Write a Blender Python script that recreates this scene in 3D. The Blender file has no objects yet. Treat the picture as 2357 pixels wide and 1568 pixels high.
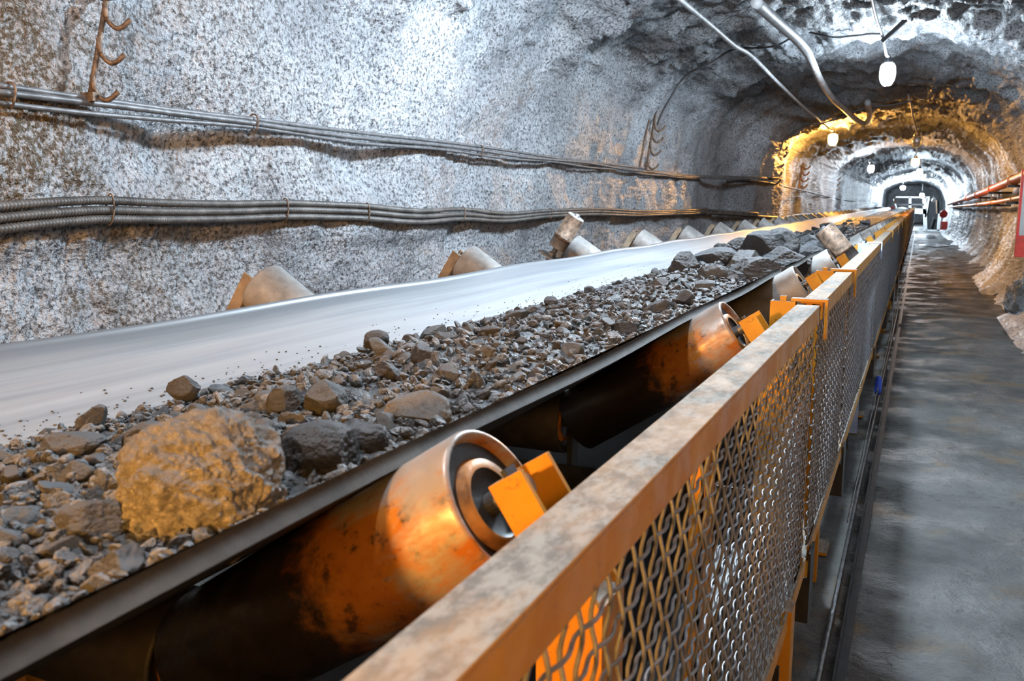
import bpy, bmesh, math
import numpy as np
from mathutils import Vector, Matrix, Euler

rng = np.random.default_rng(11)
W, H = 2357, 1568
FPX = 2000.0
PI = math.pi
scn = bpy.context.scene
COL = scn.collection
CAM_H = 1.30            # height of the lens above the tunnel floor; every z below is measured from the lens

# ------------------------------------------------------------------ camera maths
VPX, VPY = 2118.0, 466.0
_a = (VPX - W / 2) / FPX; _b = -(VPY - H / 2) / FPX
yd = np.array([_a, _b, -1.0]); yd /= np.linalg.norm(yd)
zd = np.array([0, -yd[2], yd[1]]); zd /= np.linalg.norm(zd)
xd = np.cross(yd, zd)
RC = np.stack([xd, yd, zd])        # camera axes -> tunnel axes

def ray(u, v): return RC @ np.array([u - W / 2, -(v - H / 2), -FPX])
def at_x(u, v, X): d = ray(u, v); return d * (X / d[0])
def at_y(u, v, Y): d = ray(u, v); return d * (Y / d[1])
def at_z(u, v, Z): d = ray(u, v); return d * (Z / d[2])

# ------------------------------------------------------------------ numpy noise
def _hash(ix, iy, iz, seed):
    h = (ix * 374761393 + iy * 668265263 + iz * 2147483647 + seed * 1274126177) & 0xFFFFFFFF
    h = ((h ^ (h >> 13)) * 1274126177) & 0xFFFFFFFF
    h = ((h ^ (h >> 16)) * 2246822519) & 0xFFFFFFFF
    h = h ^ (h >> 15)
    return (h & 0xFFFFFF).astype(np.float64) / float(0xFFFFFF) * 2 - 1

def vnoise(p, seed=0):
    p = np.asarray(p, float)
    i = np.floor(p).astype(np.int64); f = p - i
    f = f * f * f * (f * (f * 6 - 15) + 10)
    r = 0
    for dx in (0, 1):
        wx = f[..., 0] if dx else 1 - f[..., 0]
        for dy in (0, 1):
            wy = f[..., 1] if dy else 1 - f[..., 1]
            for dz in (0, 1):
                wz = f[..., 2] if dz else 1 - f[..., 2]
                r = r + wx * wy * wz * _hash(i[..., 0] + dx, i[..., 1] + dy, i[..., 2] + dz, seed)
    return r

def fbm(p, octv=4, seed=0, gain=0.5):
    p = np.asarray(p, float); s = 0; a = 1.0
    for k in range(octv):
        s = s + a * vnoise(p * (2.03 ** k) + 17.3 * k, seed + k); a *= gain
    return s

def ridge(p, octv=3, seed=0):
    s = 0; a = 1.0
    for k in range(octv):
        s = s + a * (1 - 2 * np.abs(vnoise(p * (2.1 ** k) + 9.1 * k, seed + k))); a *= 0.5
    return s

# ------------------------------------------------------------------ mesh builder
class MB:
    def __init__(self): self.v = []; self.f = []; self.m = []; self.n = 0
    def add(self, verts, faces, mi=0):
        verts = np.asarray(verts, float).reshape(-1, 3)
        self.v.append(verts)
        for f in faces: self.f.append(tuple(int(i) + self.n for i in f)); self.m.append(mi)
        self.n += len(verts); return self
    def box(self, x0, x1, y0, y1, z0, z1, mi=0, top=None):
        v = [(x0,y0,z0),(x1,y0,z0),(x1,y1,z0),(x0,y1,z0),(x0,y0,z1),(x1,y0,z1),(x1,y1,z1),(x0,y1,z1)]
        f = [(0,3,2,1),(0,1,5,4),(1,2,6,5),(2,3,7,6),(3,0,4,7)]
        self.add(v, f + ([(4,5,6,7)] if top is None else []), mi)
        if top is not None:
            self.f.append(tuple(self.n - 8 + i for i in (4,5,6,7))); self.m.append(top)
        return self
    def xbox(self, c, ax, ay, az, mi=0):
        """box round c with half-axis vectors ax, ay, az"""
        c = np.array(c, float); ax, ay, az = (np.array(q, float) for q in (ax, ay, az))
        v = [c + sx * ax + sy * ay + sz * az for sz in (-1, 1) for sx, sy in ((-1,-1),(1,-1),(1,1),(-1,1))]
        return self.add(v, [(0,3,2,1),(4,5,6,7),(0,1,5,4),(1,2,6,5),(2,3,7,6),(3,0,4,7)], mi)
    def tube(self, pts, r, sides=8, mi=0, caps=True):
        pts = np.asarray(pts, float); n = len(pts)
        t = np.gradient(pts, axis=0); t /= np.linalg.norm(t, axis=1)[:, None] + 1e-12
        up = np.array([0, 0, 1.0]) if abs(t[0][2]) < 0.9 else np.array([1.0, 0, 0])
        u = np.cross(t[0], up); u /= np.linalg.norm(u)
        rs = np.broadcast_to(np.asarray(r, float), (n,))
        ang = np.arange(sides) * 2 * PI / sides
        V = np.empty((n, sides, 3))
        for i in range(n):
            u = u - t[i] * (u @ t[i]); u /= np.linalg.norm(u) + 1e-12
            w = np.cross(t[i], u)
            V[i] = pts[i] + rs[i] * (np.cos(ang)[:, None] * u + np.sin(ang)[:, None] * w)
        F = []
        for i in range(n - 1):
            for j in range(sides):
                k = (j + 1) % sides
                F.append((i*sides+j, i*sides+k, (i+1)*sides+k, (i+1)*sides+j))
        if caps:
            F.append(tuple(range(sides - 1, -1, -1))); F.append(tuple((n-1)*sides + j for j in range(sides)))
        return self.add(V.reshape(-1, 3), F, mi)
    def lathe(self, prof, o, axis, sides=32, mi=0, mis=None):
        """prof: list of (distance along axis, radius)"""
        o = np.array(o, float); a = np.array(axis, float); a /= np.linalg.norm(a)
        up = np.array([0, 1.0, 0]) if abs(a[1]) < 0.9 else np.array([1.0, 0, 0])
        u = np.cross(a, up); u /= np.linalg.norm(u); w = np.cross(a, u)
        ang = np.arange(sides) * 2 * PI / sides
        ring = np.cos(ang)[:, None] * u + np.sin(ang)[:, None] * w
        V = np.concatenate([o + a * s + max(r, 1e-5) * ring for s, r in prof])
        n = len(prof); base = self.n
        self.v.append(V); self.n += len(V)
        for i in range(n - 1):
            mm = mi if mis is None else mis[i]
            for j in range(sides):
                k = (j + 1) % sides
                self.f.append((base+i*sides+j, base+i*sides+k, base+(i+1)*sides+k, base+(i+1)*sides+j)); self.m.append(mm)
        return self
    def grid(self, P, mi=0, flip=False):
        n, m = P.shape[:2]
        idx = np.arange(n * m).reshape(n, m)
        q = np.stack([idx[:-1,:-1], idx[:-1,1:], idx[1:,1:], idx[1:,:-1]], -1).reshape(-1, 4)
        if flip: q = q[:, ::-1]
        return self.add(P.reshape(-1, 3), q.tolist(), mi)
    def build(self, name, mats, parent=None, smooth=False, bevel=0.0):
        v = np.concatenate(self.v) if self.v else np.zeros((0, 3))
        me = bpy.data.meshes.new(name)
        me.from_pydata(v.tolist(), [], self.f)
        if not isinstance(mats, (list, tuple)): mats = [mats]
        for m in mats: me.materials.append(m)
        if len(mats) > 1: me.polygons.foreach_set('material_index', self.m)
        if smooth: me.polygons.foreach_set('use_smooth', [True] * len(me.polygons))
        me.update()
        return link(name, me, parent, bevel)

def link(name, me, parent=None, bevel=0.0):
    o = bpy.data.objects.new(name, me); COL.objects.link(o)
    if parent is not None: o.parent = parent
    if bevel:
        b = o.modifiers.new('bevel', 'BEVEL'); b.width = bevel; b.segments = 2; b.limit_method = 'ANGLE'
    return o

def fast_mesh(name, V, F, mats, mi=None, smooth=True, parent=None):
    """large meshes straight from numpy arrays (F: n x k)"""
    V = np.ascontiguousarray(V, np.float32); F = np.ascontiguousarray(F, np.int32)
    k = F.shape[1]; me = bpy.data.meshes.new(name)
    me.vertices.add(len(V)); me.vertices.foreach_set('co', V.ravel())
    me.loops.add(F.size); me.loops.foreach_set('vertex_index', F.ravel())
    me.polygons.add(len(F)); me.polygons.foreach_set('loop_start', np.arange(0, F.size, k, dtype=np.int32))
    if not isinstance(mats, (list, tuple)): mats = [mats]
    for m in mats: me.materials.append(m)
    if mi is not None: me.polygons.foreach_set('material_index', np.asarray(mi, np.int32))
    me.update(calc_edges=True); me.validate()
    me.polygons.foreach_set('use_smooth', np.full(len(F), smooth, bool))
    return link(name, me, parent)

def grid_faces(n, m, flip=False):
    idx = np.arange(n * m).reshape(n, m)
    q = np.stack([idx[:-1,:-1], idx[:-1,1:], idx[1:,1:], idx[1:,:-1]], -1).reshape(-1, 4)
    return q[:, ::-1] if flip else q

def tag(o, label, cat, group=None, kind=None):
    o['label'] = label; o['category'] = cat
    if group: o['group'] = group
    if kind: o['kind'] = kind
    return o
def thing(name, loc, label, cat, group=None):
    o = bpy.data.objects.new(name, None); COL.objects.link(o); o.location = loc; o.empty_display_size = 0.1
    return tag(o, label, cat, group)
def struct(o): o['kind'] = 'structure'; return o
def children(o): return [c for c in bpy.data.objects if c.parent is o]
def copy_tree(o, parent=None):
    c = o.copy(); COL.objects.link(c)
    if parent is not None: c.parent = parent
    for ch in list(o.children): copy_tree(ch, c)
    return c
ORD = ['first','second','third','fourth','fifth','sixth','seventh','eighth','ninth','tenth','eleventh','twelfth']

def spline(pts, n):
    """Catmull-Rom through pts, n samples"""
    P = np.asarray(pts, float); P = np.vstack([2*P[0]-P[1], P, 2*P[-1]-P[-2]])
    m = len(P) - 3; t = np.linspace(0, m, n); i = np.minimum(t.astype(int), m - 1); u = (t - i)[:, None]
    a, b, c, d = P[i], P[i+1], P[i+2], P[i+3]
    return 0.5 * ((2*b) + (-a+c)*u + (2*a-5*b+4*c-d)*u**2 + (-a+3*b-3*c+d)*u**3)

# ------------------------------------------------------------------ materials
class NT:
    def __init__(self, name):
        self.m = bpy.data.materials.new(name); self.m.use_nodes = True
        self.t = self.m.node_tree; self.t.nodes.clear()
        self.out = self.t.nodes.new('ShaderNodeOutputMaterial')
        self.p = self.t.nodes.new('ShaderNodeBsdfPrincipled')
        self.t.links.new(self.p.outputs[0], self.out.inputs[0])
        self.co = self.t.nodes.new('ShaderNodeTexCoord').outputs['Object']
    def L(self, a, b): self.t.links.new(a, b)
    def map(self, scale, src=None, loc=(0,0,0)):
        n = self.t.nodes.new('ShaderNodeMapping'); n.inputs['Scale'].default_value = scale; n.inputs['Location'].default_value = loc
        self.L(src or self.co, n.inputs[0]); return n.outputs[0]
    def noise(self, scale, detail=4, rough=0.55, src=None, dist=0.0):
        n = self.t.nodes.new('ShaderNodeTexNoise'); n.inputs['Scale'].default_value = scale
        n.inputs['Detail'].default_value = detail; n.inputs['Roughness'].default_value = rough; n.inputs['Distortion'].default_value = dist
        self.L(src or self.co, n.inputs['Vector']); return n.outputs['Fac']
    def voro(self, scale, src=None, feat='F1'):
        n = self.t.nodes.new('ShaderNodeTexVoronoi'); n.feature = feat; n.inputs['Scale'].default_value = scale
        self.L(src or self.co, n.inputs['Vector']); return n.outputs['Distance']
    def ramp(self, fac, stops):
        n = self.t.nodes.new('ShaderNodeValToRGB'); el = n.color_ramp.elements
        while len(el) < len(stops): el.new(0.5)
        for e, (p, c) in zip(el, stops):
            e.position = p; e.color = (c, c, c, 1) if isinstance(c, (int, float)) else (*c, 1)
        self.L(fac, n.inputs[0]); return n.outputs[0]
    def mix(self, fac, a, b, mode='MIX'):
        n = self.t.nodes.new('ShaderNodeMix'); n.data_type = 'RGBA'; n.blend_type = mode
        for s, q in ((n.inputs[0], fac), (n.inputs[6], a), (n.inputs[7], b)):
            if isinstance(q, (int, float)): s.default_value = q if s is n.inputs[0] else (q, q, q, 1)
            elif isinstance(q, tuple): s.default_value = (*q, 1)
            else: self.L(q, s)
        return n.outputs[2]
    def math(self, op, a, b=0.0):
        n = self.t.nodes.new('ShaderNodeMath'); n.operation = op; n.use_clamp = False
        for s, q in ((n.inputs[0], a), (n.inputs[1], b)):
            if isinstance(q, (int, float)): s.default_value = q
            else: self.L(q, s)
        return n.outputs[0]
    def sep(self, src):
        n = self.t.nodes.new('ShaderNodeSeparateXYZ'); self.L(src, n.inputs[0]); return n.outputs
    def normal_z(self):
        n = self.t.nodes.new('ShaderNodeNewGeometry'); return self.sep(n.outputs['Normal'])[2]
    def bump(self, h, strength, dist, prev=None):
        n = self.t.nodes.new('ShaderNodeBump'); n.inputs['Strength'].default_value = strength; n.inputs['Distance'].default_value = dist
        self.L(h, n.inputs['Height'])
        if prev is not None: self.L(prev, n.inputs['Normal'])
        return n.outputs[0]
    def fin(self, col=None, rough=None, metal=None, nrm=None, spec=None, emit=None):
        for key, q in (('Base Color', col), ('Roughness', rough), ('Metallic', metal), ('Specular IOR Level', spec)):
            if q is None: continue
            if isinstance(q, (int, float)): self.p.inputs[key].default_value = q
            elif isinstance(q, tuple): self.p.inputs[key].default_value = (*q, 1)
            else: self.L(q, self.p.inputs[key])
        if nrm is not None: self.L(nrm, self.p.inputs['Normal'])
        if emit: self.p.inputs['Emission Color'].default_value = (*emit[0], 1); self.p.inputs['Emission Strength'].default_value = emit[1]
        return self.m

def m_rock_wall(name, lo, hi, pit_light=True, dull=0.0, edge=None):
    n = NT(name)
    big = n.noise(1.1, 5, 0.6); mid = n.noise(6, 4, 0.6)
    big = n.ramp(big, [(0.35, 0.0), (0.68, 1.0)])
    col = n.mix(big, lo, hi)
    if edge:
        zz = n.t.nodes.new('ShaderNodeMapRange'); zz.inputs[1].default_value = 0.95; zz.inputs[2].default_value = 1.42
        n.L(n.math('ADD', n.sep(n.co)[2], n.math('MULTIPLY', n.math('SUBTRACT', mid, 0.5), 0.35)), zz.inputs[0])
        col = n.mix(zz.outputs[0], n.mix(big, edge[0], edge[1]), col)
    fine = n.noise(55, 4, 0.65)
    col = n.mix(n.ramp(fine, [(0.38, 0.92), (0.53, 0.0)]), col, (0.035, 0.036, 0.04))
    col = n.mix(n.ramp(mid, [(0.30, 0.55), (0.45, 0.0)]), col, (0.075, 0.075, 0.08))
    if pit_light:  # orange lamp light in the near crevices, painted as brown pits
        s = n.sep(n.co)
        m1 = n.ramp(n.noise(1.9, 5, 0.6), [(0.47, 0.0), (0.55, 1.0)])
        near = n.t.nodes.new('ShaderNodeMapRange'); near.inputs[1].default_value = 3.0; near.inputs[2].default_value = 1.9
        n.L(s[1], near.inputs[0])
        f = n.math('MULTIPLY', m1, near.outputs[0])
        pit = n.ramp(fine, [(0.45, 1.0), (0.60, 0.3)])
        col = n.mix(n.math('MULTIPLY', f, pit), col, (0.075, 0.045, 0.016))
    vo = n.noise(75, 3, 0.6); b = n.bump(vo, 0.9, 0.02)
    b = n.bump(n.noise(190, 2, 0.6), 0.55, 0.006, b)
    rough = n.ramp(n.noise(30, 3, 0.6), [(0.35, 0.30 + dull), (0.65, 0.62 + dull)])
    return n.fin(col, rough, 0.0, b, 0.6 - dull)

def m_ore(name, dark=1.0, tint=(1, 1, 1), dusty=0.85):
    n = NT(name)
    big = n.noise(9, 5, 0.6)
    c = lambda q: tuple(q * dark * t for t in tint)
    col = n.mix(n.ramp(big, [(0.35, 0.0), (0.65, 1.0)]), c(0.060), c(0.15))
    col = n.mix(n.ramp(n.noise(70, 3, 0.6), [(0.40, 0.7), (0.55, 0.0)]), col, c(0.03))
    col = n.mix(n.ramp(n.noise(26, 2, 0.5), [(0.66, 0.0), (0.74, 0.6)]), col, c(0.34))
    dust = n.math('MULTIPLY', n.ramp(n.normal_z(), [(0.40, 0.0), (0.85, dusty)]), n.ramp(n.noise(35, 4, 0.7), [(0.35, 0.35), (0.6, 1.0)]))
    col = n.mix(dust, col, (0.31, 0.32, 0.34))
    b = n.bump(n.noise(70, 4, 0.7), 0.9, 0.014)
    b = n.bump(n.noise(300, 3, 0.65), 0.8, 0.004, b)
    return n.fin(col, n.ramp(n.noise(40, 2), [(0.4, 0.35), (0.6, 0.7)]), 0.0, b, 0.55)

def m_floor():
    n = NT('tunnel_floor')
    col = n.mix(n.ramp(n.noise(1.4, 6, 0.65), [(0.35, 0.0), (0.65, 1.0)]), (0.042, 0.042, 0.040), (0.125, 0.124, 0.118))
    col = n.mix(n.ramp(n.noise(2.3, 5, 0.6, dist=0.4), [(0.56, 0.0), (0.66, 0.7)]), col, (0.15, 0.095, 0.045))
    col = n.mix(n.ramp(n.noise(24, 5, 0.7), [(0.36, 0.8), (0.46, 0.0)]), col, (0.05, 0.05, 0.05))
    b = n.bump(n.noise(13, 5, 0.65), 0.7, 0.03); b = n.bump(n.noise(90, 3, 0.6), 0.5, 0.006, b)
    return n.fin(col, n.ramp(n.noise(3, 4), [(0.4, 0.42), (0.6, 0.8)]), 0.0, b, 0.4)

def m_belt():
    n = NT('dusty_belt_rubber')
    st = n.noise(1.0, 5, 0.65, n.map((55, 0.7, 55)))
    st2 = n.noise(1.0, 3, 0.6, n.map((14, 0.5, 14)))
    col = n.mix(n.ramp(st, [(0.32, 0.0), (0.68, 1.0)]), (0.175, 0.19, 0.21), (0.30, 0.315, 0.33))
    col = n.mix(n.ramp(st2, [(0.42, 0.0), (0.62, 0.5)]), col, (0.37, 0.355, 0.35))
    s = n.sep(n.co)
    e = n.t.nodes.new('ShaderNodeMapRange'); e.inputs[1].default_value = -1.30; e.inputs[2].default_value = -1.35
    n.L(s[0], e.inputs[0])
    col = n.mix(n.math('MULTIPLY', e.outputs[0], 0.75), col, (0.10, 0.115, 0.135))
    b = n.bump(st, 0.15, 0.002)
    return n.fin(col, n.ramp(st2, [(0.3, 0.36), (0.7, 0.52)]), 0.0, b, 0.5)

def m_simple(name, col, rough, metal=0.0, var=0.25, scale=20, bump=0.2, bdist=0.002, spec=0.5):
    n = NT(name)
    d = tuple(c * (1 - var) for c in col); u = tuple(min(1, c * (1 + var)) for c in col)
    c = n.mix(n.ramp(n.noise(scale, 4, 0.6), [(0.35, 0.0), (0.65, 1.0)]), d, u)
    b = n.bump(n.noise(scale * 5, 3, 0.6), bump, bdist)
    return n.fin(c, rough, metal, b, spec)

def m_yellow(name, dusty=False):
    n = NT(name)
    col = n.mix(n.ramp(n.noise(11, 5, 0.6), [(0.35, 0.0), (0.65, 1.0)]), (0.48, 0.20, 0.012), (0.58, 0.27, 0.022))
    col = n.mix(n.ramp(n.noise(38, 5, 0.7), [(0.62, 0.0), (0.70, 0.8)]), col, (0.10, 0.07, 0.04))
    dust = n.ramp(n.normal_z(), [(0.6, 0.0), (0.95, 0.97)])
    patch = n.ramp(n.noise(16, 4, 0.65, n.map((1.0, 0.45, 1.0))), [(0.42, 1.0), (0.60, 0.70)])
    dp = n.math('MULTIPLY', dust, patch)
    speck = n.ramp(n.noise(70, 4, 0.7, n.map((1.0, 0.5, 1.0))), [(0.40, 0.0), (0.58, 1.0)])
    col = n.mix(dp, col, n.mix(speck, (0.15, 0.15, 0.142), (0.30, 0.30, 0.28)))
    b = n.bump(n.noise(60, 4, 0.6), 0.25, 0.002)
    rg = n.mix(dp, n.ramp(n.noise(25, 3), [(0.4, 0.38), (0.6, 0.62)]), 0.85)
    return n.fin(col, rg, 0.0, b, n.math('SUBTRACT', 0.45, n.math('MULTIPLY', dp, 0.32)))

def m_roller(name, worn):
    n = NT(name)
    col = n.mix(n.ramp(n.noise(14, 5, 0.6), [(0.35, 0.0), (0.65, 1.0)]), (0.31, 0.085, 0.010), (0.38, 0.155, 0.018))
    col = n.mix(n.ramp(n.noise(42, 5, 0.75), [(0.55, 0.0), (0.64, 0.95)]), col, (0.06, 0.03, 0.015))
    s = n.sep(n.co)
    edge = n.math('ADD', s[2], n.math('MULTIPLY', n.noise(22, 4, 0.6), 0.10))
    band = n.ramp(edge, [(0.30, 0.0), (0.33, 1.0)])    # worn bright where the belt has run on the shell (local z is the roller axis)
    wear = n.ramp(n.noise(9, 5, 0.65, n.map((1, 1, 0.5))), [(0.45, 0.0), (0.54, 1.0)])
    band = n.math('MULTIPLY', band, wear)
    col = n.mix(n.math('MULTIPLY', band, worn), col, (0.36, 0.35, 0.34))
    shade_grime = n.math('ADD', s[2], n.math('MULTIPLY', n.noise(45, 5, 0.75), 0.16))
    col = n.mix(n.ramp(shade_grime, [(0.30, 1.0), (0.36, 0.0)]), col, (0.016, 0.012, 0.010))  # black inner part: under-belt shade put into the colour, plus speckled dirt
    b = n.bump(n.noise(80, 4, 0.6), 0.2, 0.002)
    return n.fin(col, n.ramp(n.noise(30, 3), [(0.4, 0.30), (0.6, 0.55)]), n.math('MULTIPLY', band, 0.35), b, 0.5)

M = {}
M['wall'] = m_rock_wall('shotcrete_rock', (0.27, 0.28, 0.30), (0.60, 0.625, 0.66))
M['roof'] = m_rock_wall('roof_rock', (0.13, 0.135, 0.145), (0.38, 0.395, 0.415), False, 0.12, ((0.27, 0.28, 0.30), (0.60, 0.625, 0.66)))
M['floor'] = m_floor()
M['belt'] = m_belt()
M['rubber'] = m_simple('black_rubber', (0.012, 0.012, 0.013), 0.62, 0, 0.3, 14, 0.1)
M['lip'] = m_simple('worn_belt_edge', (0.045, 0.043, 0.04), 0.78, 0, 0.35, 18, 0.25, 0.002, 0.25)
M['ore'] = m_ore('crushed_ore', 0.6)
M['ore_bed'] = m_ore('ore_fines', 0.5, (1, 1, 1), 0.35)
M['ore_a'] = m_ore('grey_ore', 1.0)
M['ore_b'] = m_ore('pale_ore', 1.75, (1.0, 0.98, 0.93))
M['ore_c'] = m_ore('dark_ore', 0.6, (0.97, 0.98, 1.05))
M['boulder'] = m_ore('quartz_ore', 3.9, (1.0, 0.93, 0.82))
M['yellow'] = m_yellow('worn_yellow_paint')
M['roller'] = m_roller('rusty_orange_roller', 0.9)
M['roller_dusty'] = m_simple('dusty_grey_roller', (0.27, 0.26, 0.25), 0.55, 0.1, 0.3, 16, 0.25)
M['slab'] = m_simple('scuffed_dark_roller', (0.12, 0.12, 0.125), 0.5, 0.2, 0.5, 14, 0.25)
M['steel'] = m_simple('dull_steel', (0.23, 0.23, 0.235), 0.42, 0.7, 0.35, 30, 0.2)
M['dark_steel'] = m_simple('black_steel', (0.03, 0.031, 0.034), 0.5, 0.3, 0.4, 20, 0.25)
M['seal'] = m_simple('greasy_black_seal', (0.016, 0.016, 0.017), 0.45, 0, 0.3, 30, 0.2)
M['cap'] = m_simple('painted_end_cap', (0.42, 0.17, 0.03), 0.5, 0.1, 0.5, 30, 0.3)
M['conduit'] = m_simple('dusty_conduit', (0.105, 0.098, 0.092), 0.5, 0.2, 0.4, 12, 0.25)
M['wire'] = m_simple('galvanised_wire', (0.22, 0.225, 0.24), 0.42, 0.55, 0.3, 60, 0.15)
M['cable'] = m_simple('grey_cable_sheath', (0.30, 0.30, 0.31), 0.5, 0, 0.25, 9, 0.15)
M['cable_dark'] = m_simple('dark_cable_sheath', (0.05, 0.05, 0.055), 0.55, 0, 0.3, 9, 0.15)
M['rust'] = m_simple('rusty_rod', (0.17, 0.115, 0.08), 0.6, 0.4, 0.6, 45, 0.4)
M['pipe'] = m_simple('orange_painted_pipe', (0.60, 0.17, 0.06), 0.45, 0.0, 0.35, 6, 0.15)
M['pipe_y'] = m_simple('ochre_painted_pipe', (0.55, 0.24, 0.05), 0.45, 0.0, 0.35, 6, 0.15)
M['strand'] = m_simple('dusty_steel_strand', (0.15, 0.15, 0.155), 0.5, 0.3, 0.35, 25, 0.3)
M['bracket_dusty'] = m_simple('dusty_brown_bracket', (0.25, 0.19, 0.13), 0.6, 0, 0.35, 25, 0.3)
M['under_shade'] = m_simple('shade_black_shell', (0.022, 0.018, 0.015), 0.6, 0, 0.5, 20, 0.3)  # centre roller: the shade under the belt put into its colour
M['red'] = m_simple('red_paint', (0.62, 0.045, 0.035), 0.45, 0, 0.25, 8, 0.1)
M['white_paint'] = m_simple('dusty_white_paint', (0.46, 0.49, 0.50), 0.5, 0, 0.2, 6, 0.15)
M['blue'] = m_simple('blue_plastic', (0.02, 0.07, 0.5), 0.4, 0, 0.2, 10, 0.1)
M['pale_blue'] = m_simple('pale_blue_paint', (0.40, 0.50, 0.68), 0.5, 0, 0.25, 20, 0.2)
M['grey_plate'] = m_simple('grey_plate', (0.32, 0.34, 0.35), 0.45, 0.2, 0.2, 10, 0.1)
M['black'] = m_simple('dark_opening', (0.02, 0.022, 0.025), 0.9, 0, 0.2, 4, 0.1)
def m_glow(name, col, strength):
    n = NT(name); return n.fin((0.8, 0.8, 0.8), 0.3, 0, None, 0.3, (col, strength))
def m_glass():
    n = NT('lantern_glass'); n.fin((0.8, 0.85, 0.88), 0.12, 0, None, 0.5); n.p.inputs['Transmission Weight'].default_value = 0.7; return n.m
M['glass'] = m_glass()
def m_water():
    n = NT('puddle_water'); b = n.bump(n.noise(5, 3), 0.12, 0.02); return n.fin((0.05, 0.055, 0.06), 0.16, 0, b, 0.9)
M['water'] = m_water()

# ------------------------------------------------------------------ tunnel shell
Y0, Y1 = -7.0, 64.0
PROF = np.array([(-2.62,-1.34),(-2.60,-0.9),(-2.57,-0.4),(-2.55,0.15),(-2.53,0.6),(-2.47,0.95),(-2.27,1.22),(-1.9,1.40),(-1.4,1.53),
                 (-0.9,1.60),(-0.4,1.62),(0.1,1.57),(0.55,1.44),(0.9,1.17),(1.14,0.8),(1.27,0.35),(1.31,-0.1),(1.30,-0.55),(1.22,-0.95),(1.08,-1.2),(0.9,-1.33)])
KL = [(-7,.0),(1,.03),(4,.0),(8,-.06),(12.5,-.08),(13.0,.02),(13.35,.40),(14.2,.44),(15.8,.40),(18,.1),(22,.08),(24.5,.2),(26,.30),(29,.2),(34,.3),(37.5,.7),(42,.62),(50,.6),(64,.55)]
KR = [(-7,.0),(10.3,.0),(11.0,.05),(12.5,-.02),(14,.02),(18,-.1),(24,-.18),(27,-.1),(33,-.05),(38,.06),(50,.0),(64,.0)]
KT = [(-7,.05),(4,.03),(8,.0),(11,-.04),(13,.0),(13.6,.12),(14.2,.14),(17,-.03),(22,.0),(26,.1),(30,.0),(37.5,.1),(45,.05),(55,.35),(64,.45)]
def kf(K, y):
    K = np.array(K); return np.interp(y, K[:,0], K[:,1])
def prof_at(s):
    """fine arc-length parameterised section: s in 0..len; returns xz, inward normal"""
    return np.stack([np.interp(s, SARC, PF[:,0]), np.interp(s, SARC, PF[:,1])], -1)
PF = spline(PROF, 600); SARC = np.concatenate([[0], np.cumsum(np.linalg.norm(np.diff(PF, axis=0), axis=1))])
HOLLOWS = [(at_x(430, 330, -2.5)[1], 0.20, 0.30, 0.16, 0.10), (at_x(860, 350, -2.5)[1], 0.17, 0.42, 0.15, 0.10), (at_x(1350, 420, -2.5)[1], 0.2, 0.6, 0.2, 0.07), (at_x(600, 330, -2.5)[1], 0.62, 0.5, 0.3, -0.03), (1.6, .45, .3, .3, .05)]
def shell(s, y):
    """displaced shell surface points for arrays s (arc), y"""
    S, Y = np.meshgrid(s, y, indexing='ij')
    xz = prof_at(S); e = 0.01
    tg = prof_at(np.minimum(S + e, SARC[-1])) - prof_at(np.maximum(S - e, 0)); tg /= np.linalg.norm(tg, axis=-1)[..., None]
    nx, nz = tg[..., 1], -tg[..., 0]          # inward
    P = np.stack([xz[..., 0], Y, xz[..., 1]], -1)
    off = kf(KL, Y) * np.clip(nx, 0, 1) + kf(KR, Y) * np.clip(-nx, 0, 1) + kf(KT, Y) * np.clip(-nz, 0, 1)
    roofw = np.clip((xz[..., 1] - 0.75) / 0.5, 0, 1) ; roofw = roofw * roofw * (3 - 2 * roofw)
    far = np.clip((Y - 1) / 20, 0, 1)
    d = 0.060 * fbm(P * 0.75, 3, 3) + 0.030 * fbm(P * (2.1, 2.1, 1.2), 3, 21)
    d += roofw * (0.075 * ridge(P * 0.9, 3, 40) + 0.035 * ridge(P * 2.7, 3, 60) + 0.014 * ridge(P * (7, 5, 7), 3, 66) - 0.05)
    d += (0.010 + 0.012 * roofw) * fbm(P * 9.0, 3, 80)
    d += 0.0065 * np.abs(fbm(P * 26.0, 3, 90)) + 0.0045 * fbm(P * 62.0, 2, 95)
    lw = np.clip(nx, 0, 1)
    for hy, hz, ry, rz, dep in HOLLOWS:
        d = d - lw * dep * np.exp(-((Y - hy) / ry) ** 2 - ((xz[..., 1] - hz) / rz) ** 2)
    d = d - lw * 0.05 / (1 + np.exp((xz[..., 1] + 0.16 + 0.05 * vnoise(P * (0, 1.1, 0), 12)) / 0.025)) * np.clip((14 - Y) / 2, 0, 1)
    d = off + d + 0.02 * far * fbm(P * (3, 1.2, 1.0), 2, 70)
    P[..., 0] += nx * d; P[..., 2] += nz * d
    return P
def ysteps(fine, k):
    ys = [Y0]
    while ys[-1] < Y1:
        y = ys[-1]; ys.append(y + (max(fine, k * y) if y > 1.0 else max(fine, 0.03 + 0.05 * abs(y - 1))))
    return np.array(ys)
def s_of(cond): return SARC[np.argmax(cond)]
sL = s_of(PF[:,1] > 0.98); iR = len(PF) - 1 - np.argmax(PF[::-1,1] > 0.95); sR = SARC[iR]
yl = ysteps(0.0085, 0.0050)
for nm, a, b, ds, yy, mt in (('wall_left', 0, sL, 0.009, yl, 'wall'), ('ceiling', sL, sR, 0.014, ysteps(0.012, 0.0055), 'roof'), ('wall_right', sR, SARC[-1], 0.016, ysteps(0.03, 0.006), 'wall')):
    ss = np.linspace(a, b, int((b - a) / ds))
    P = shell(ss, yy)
    struct(fast_mesh(nm, P.reshape(-1, 3), grid_faces(*P.shape[:2]), M[mt]))
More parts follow.
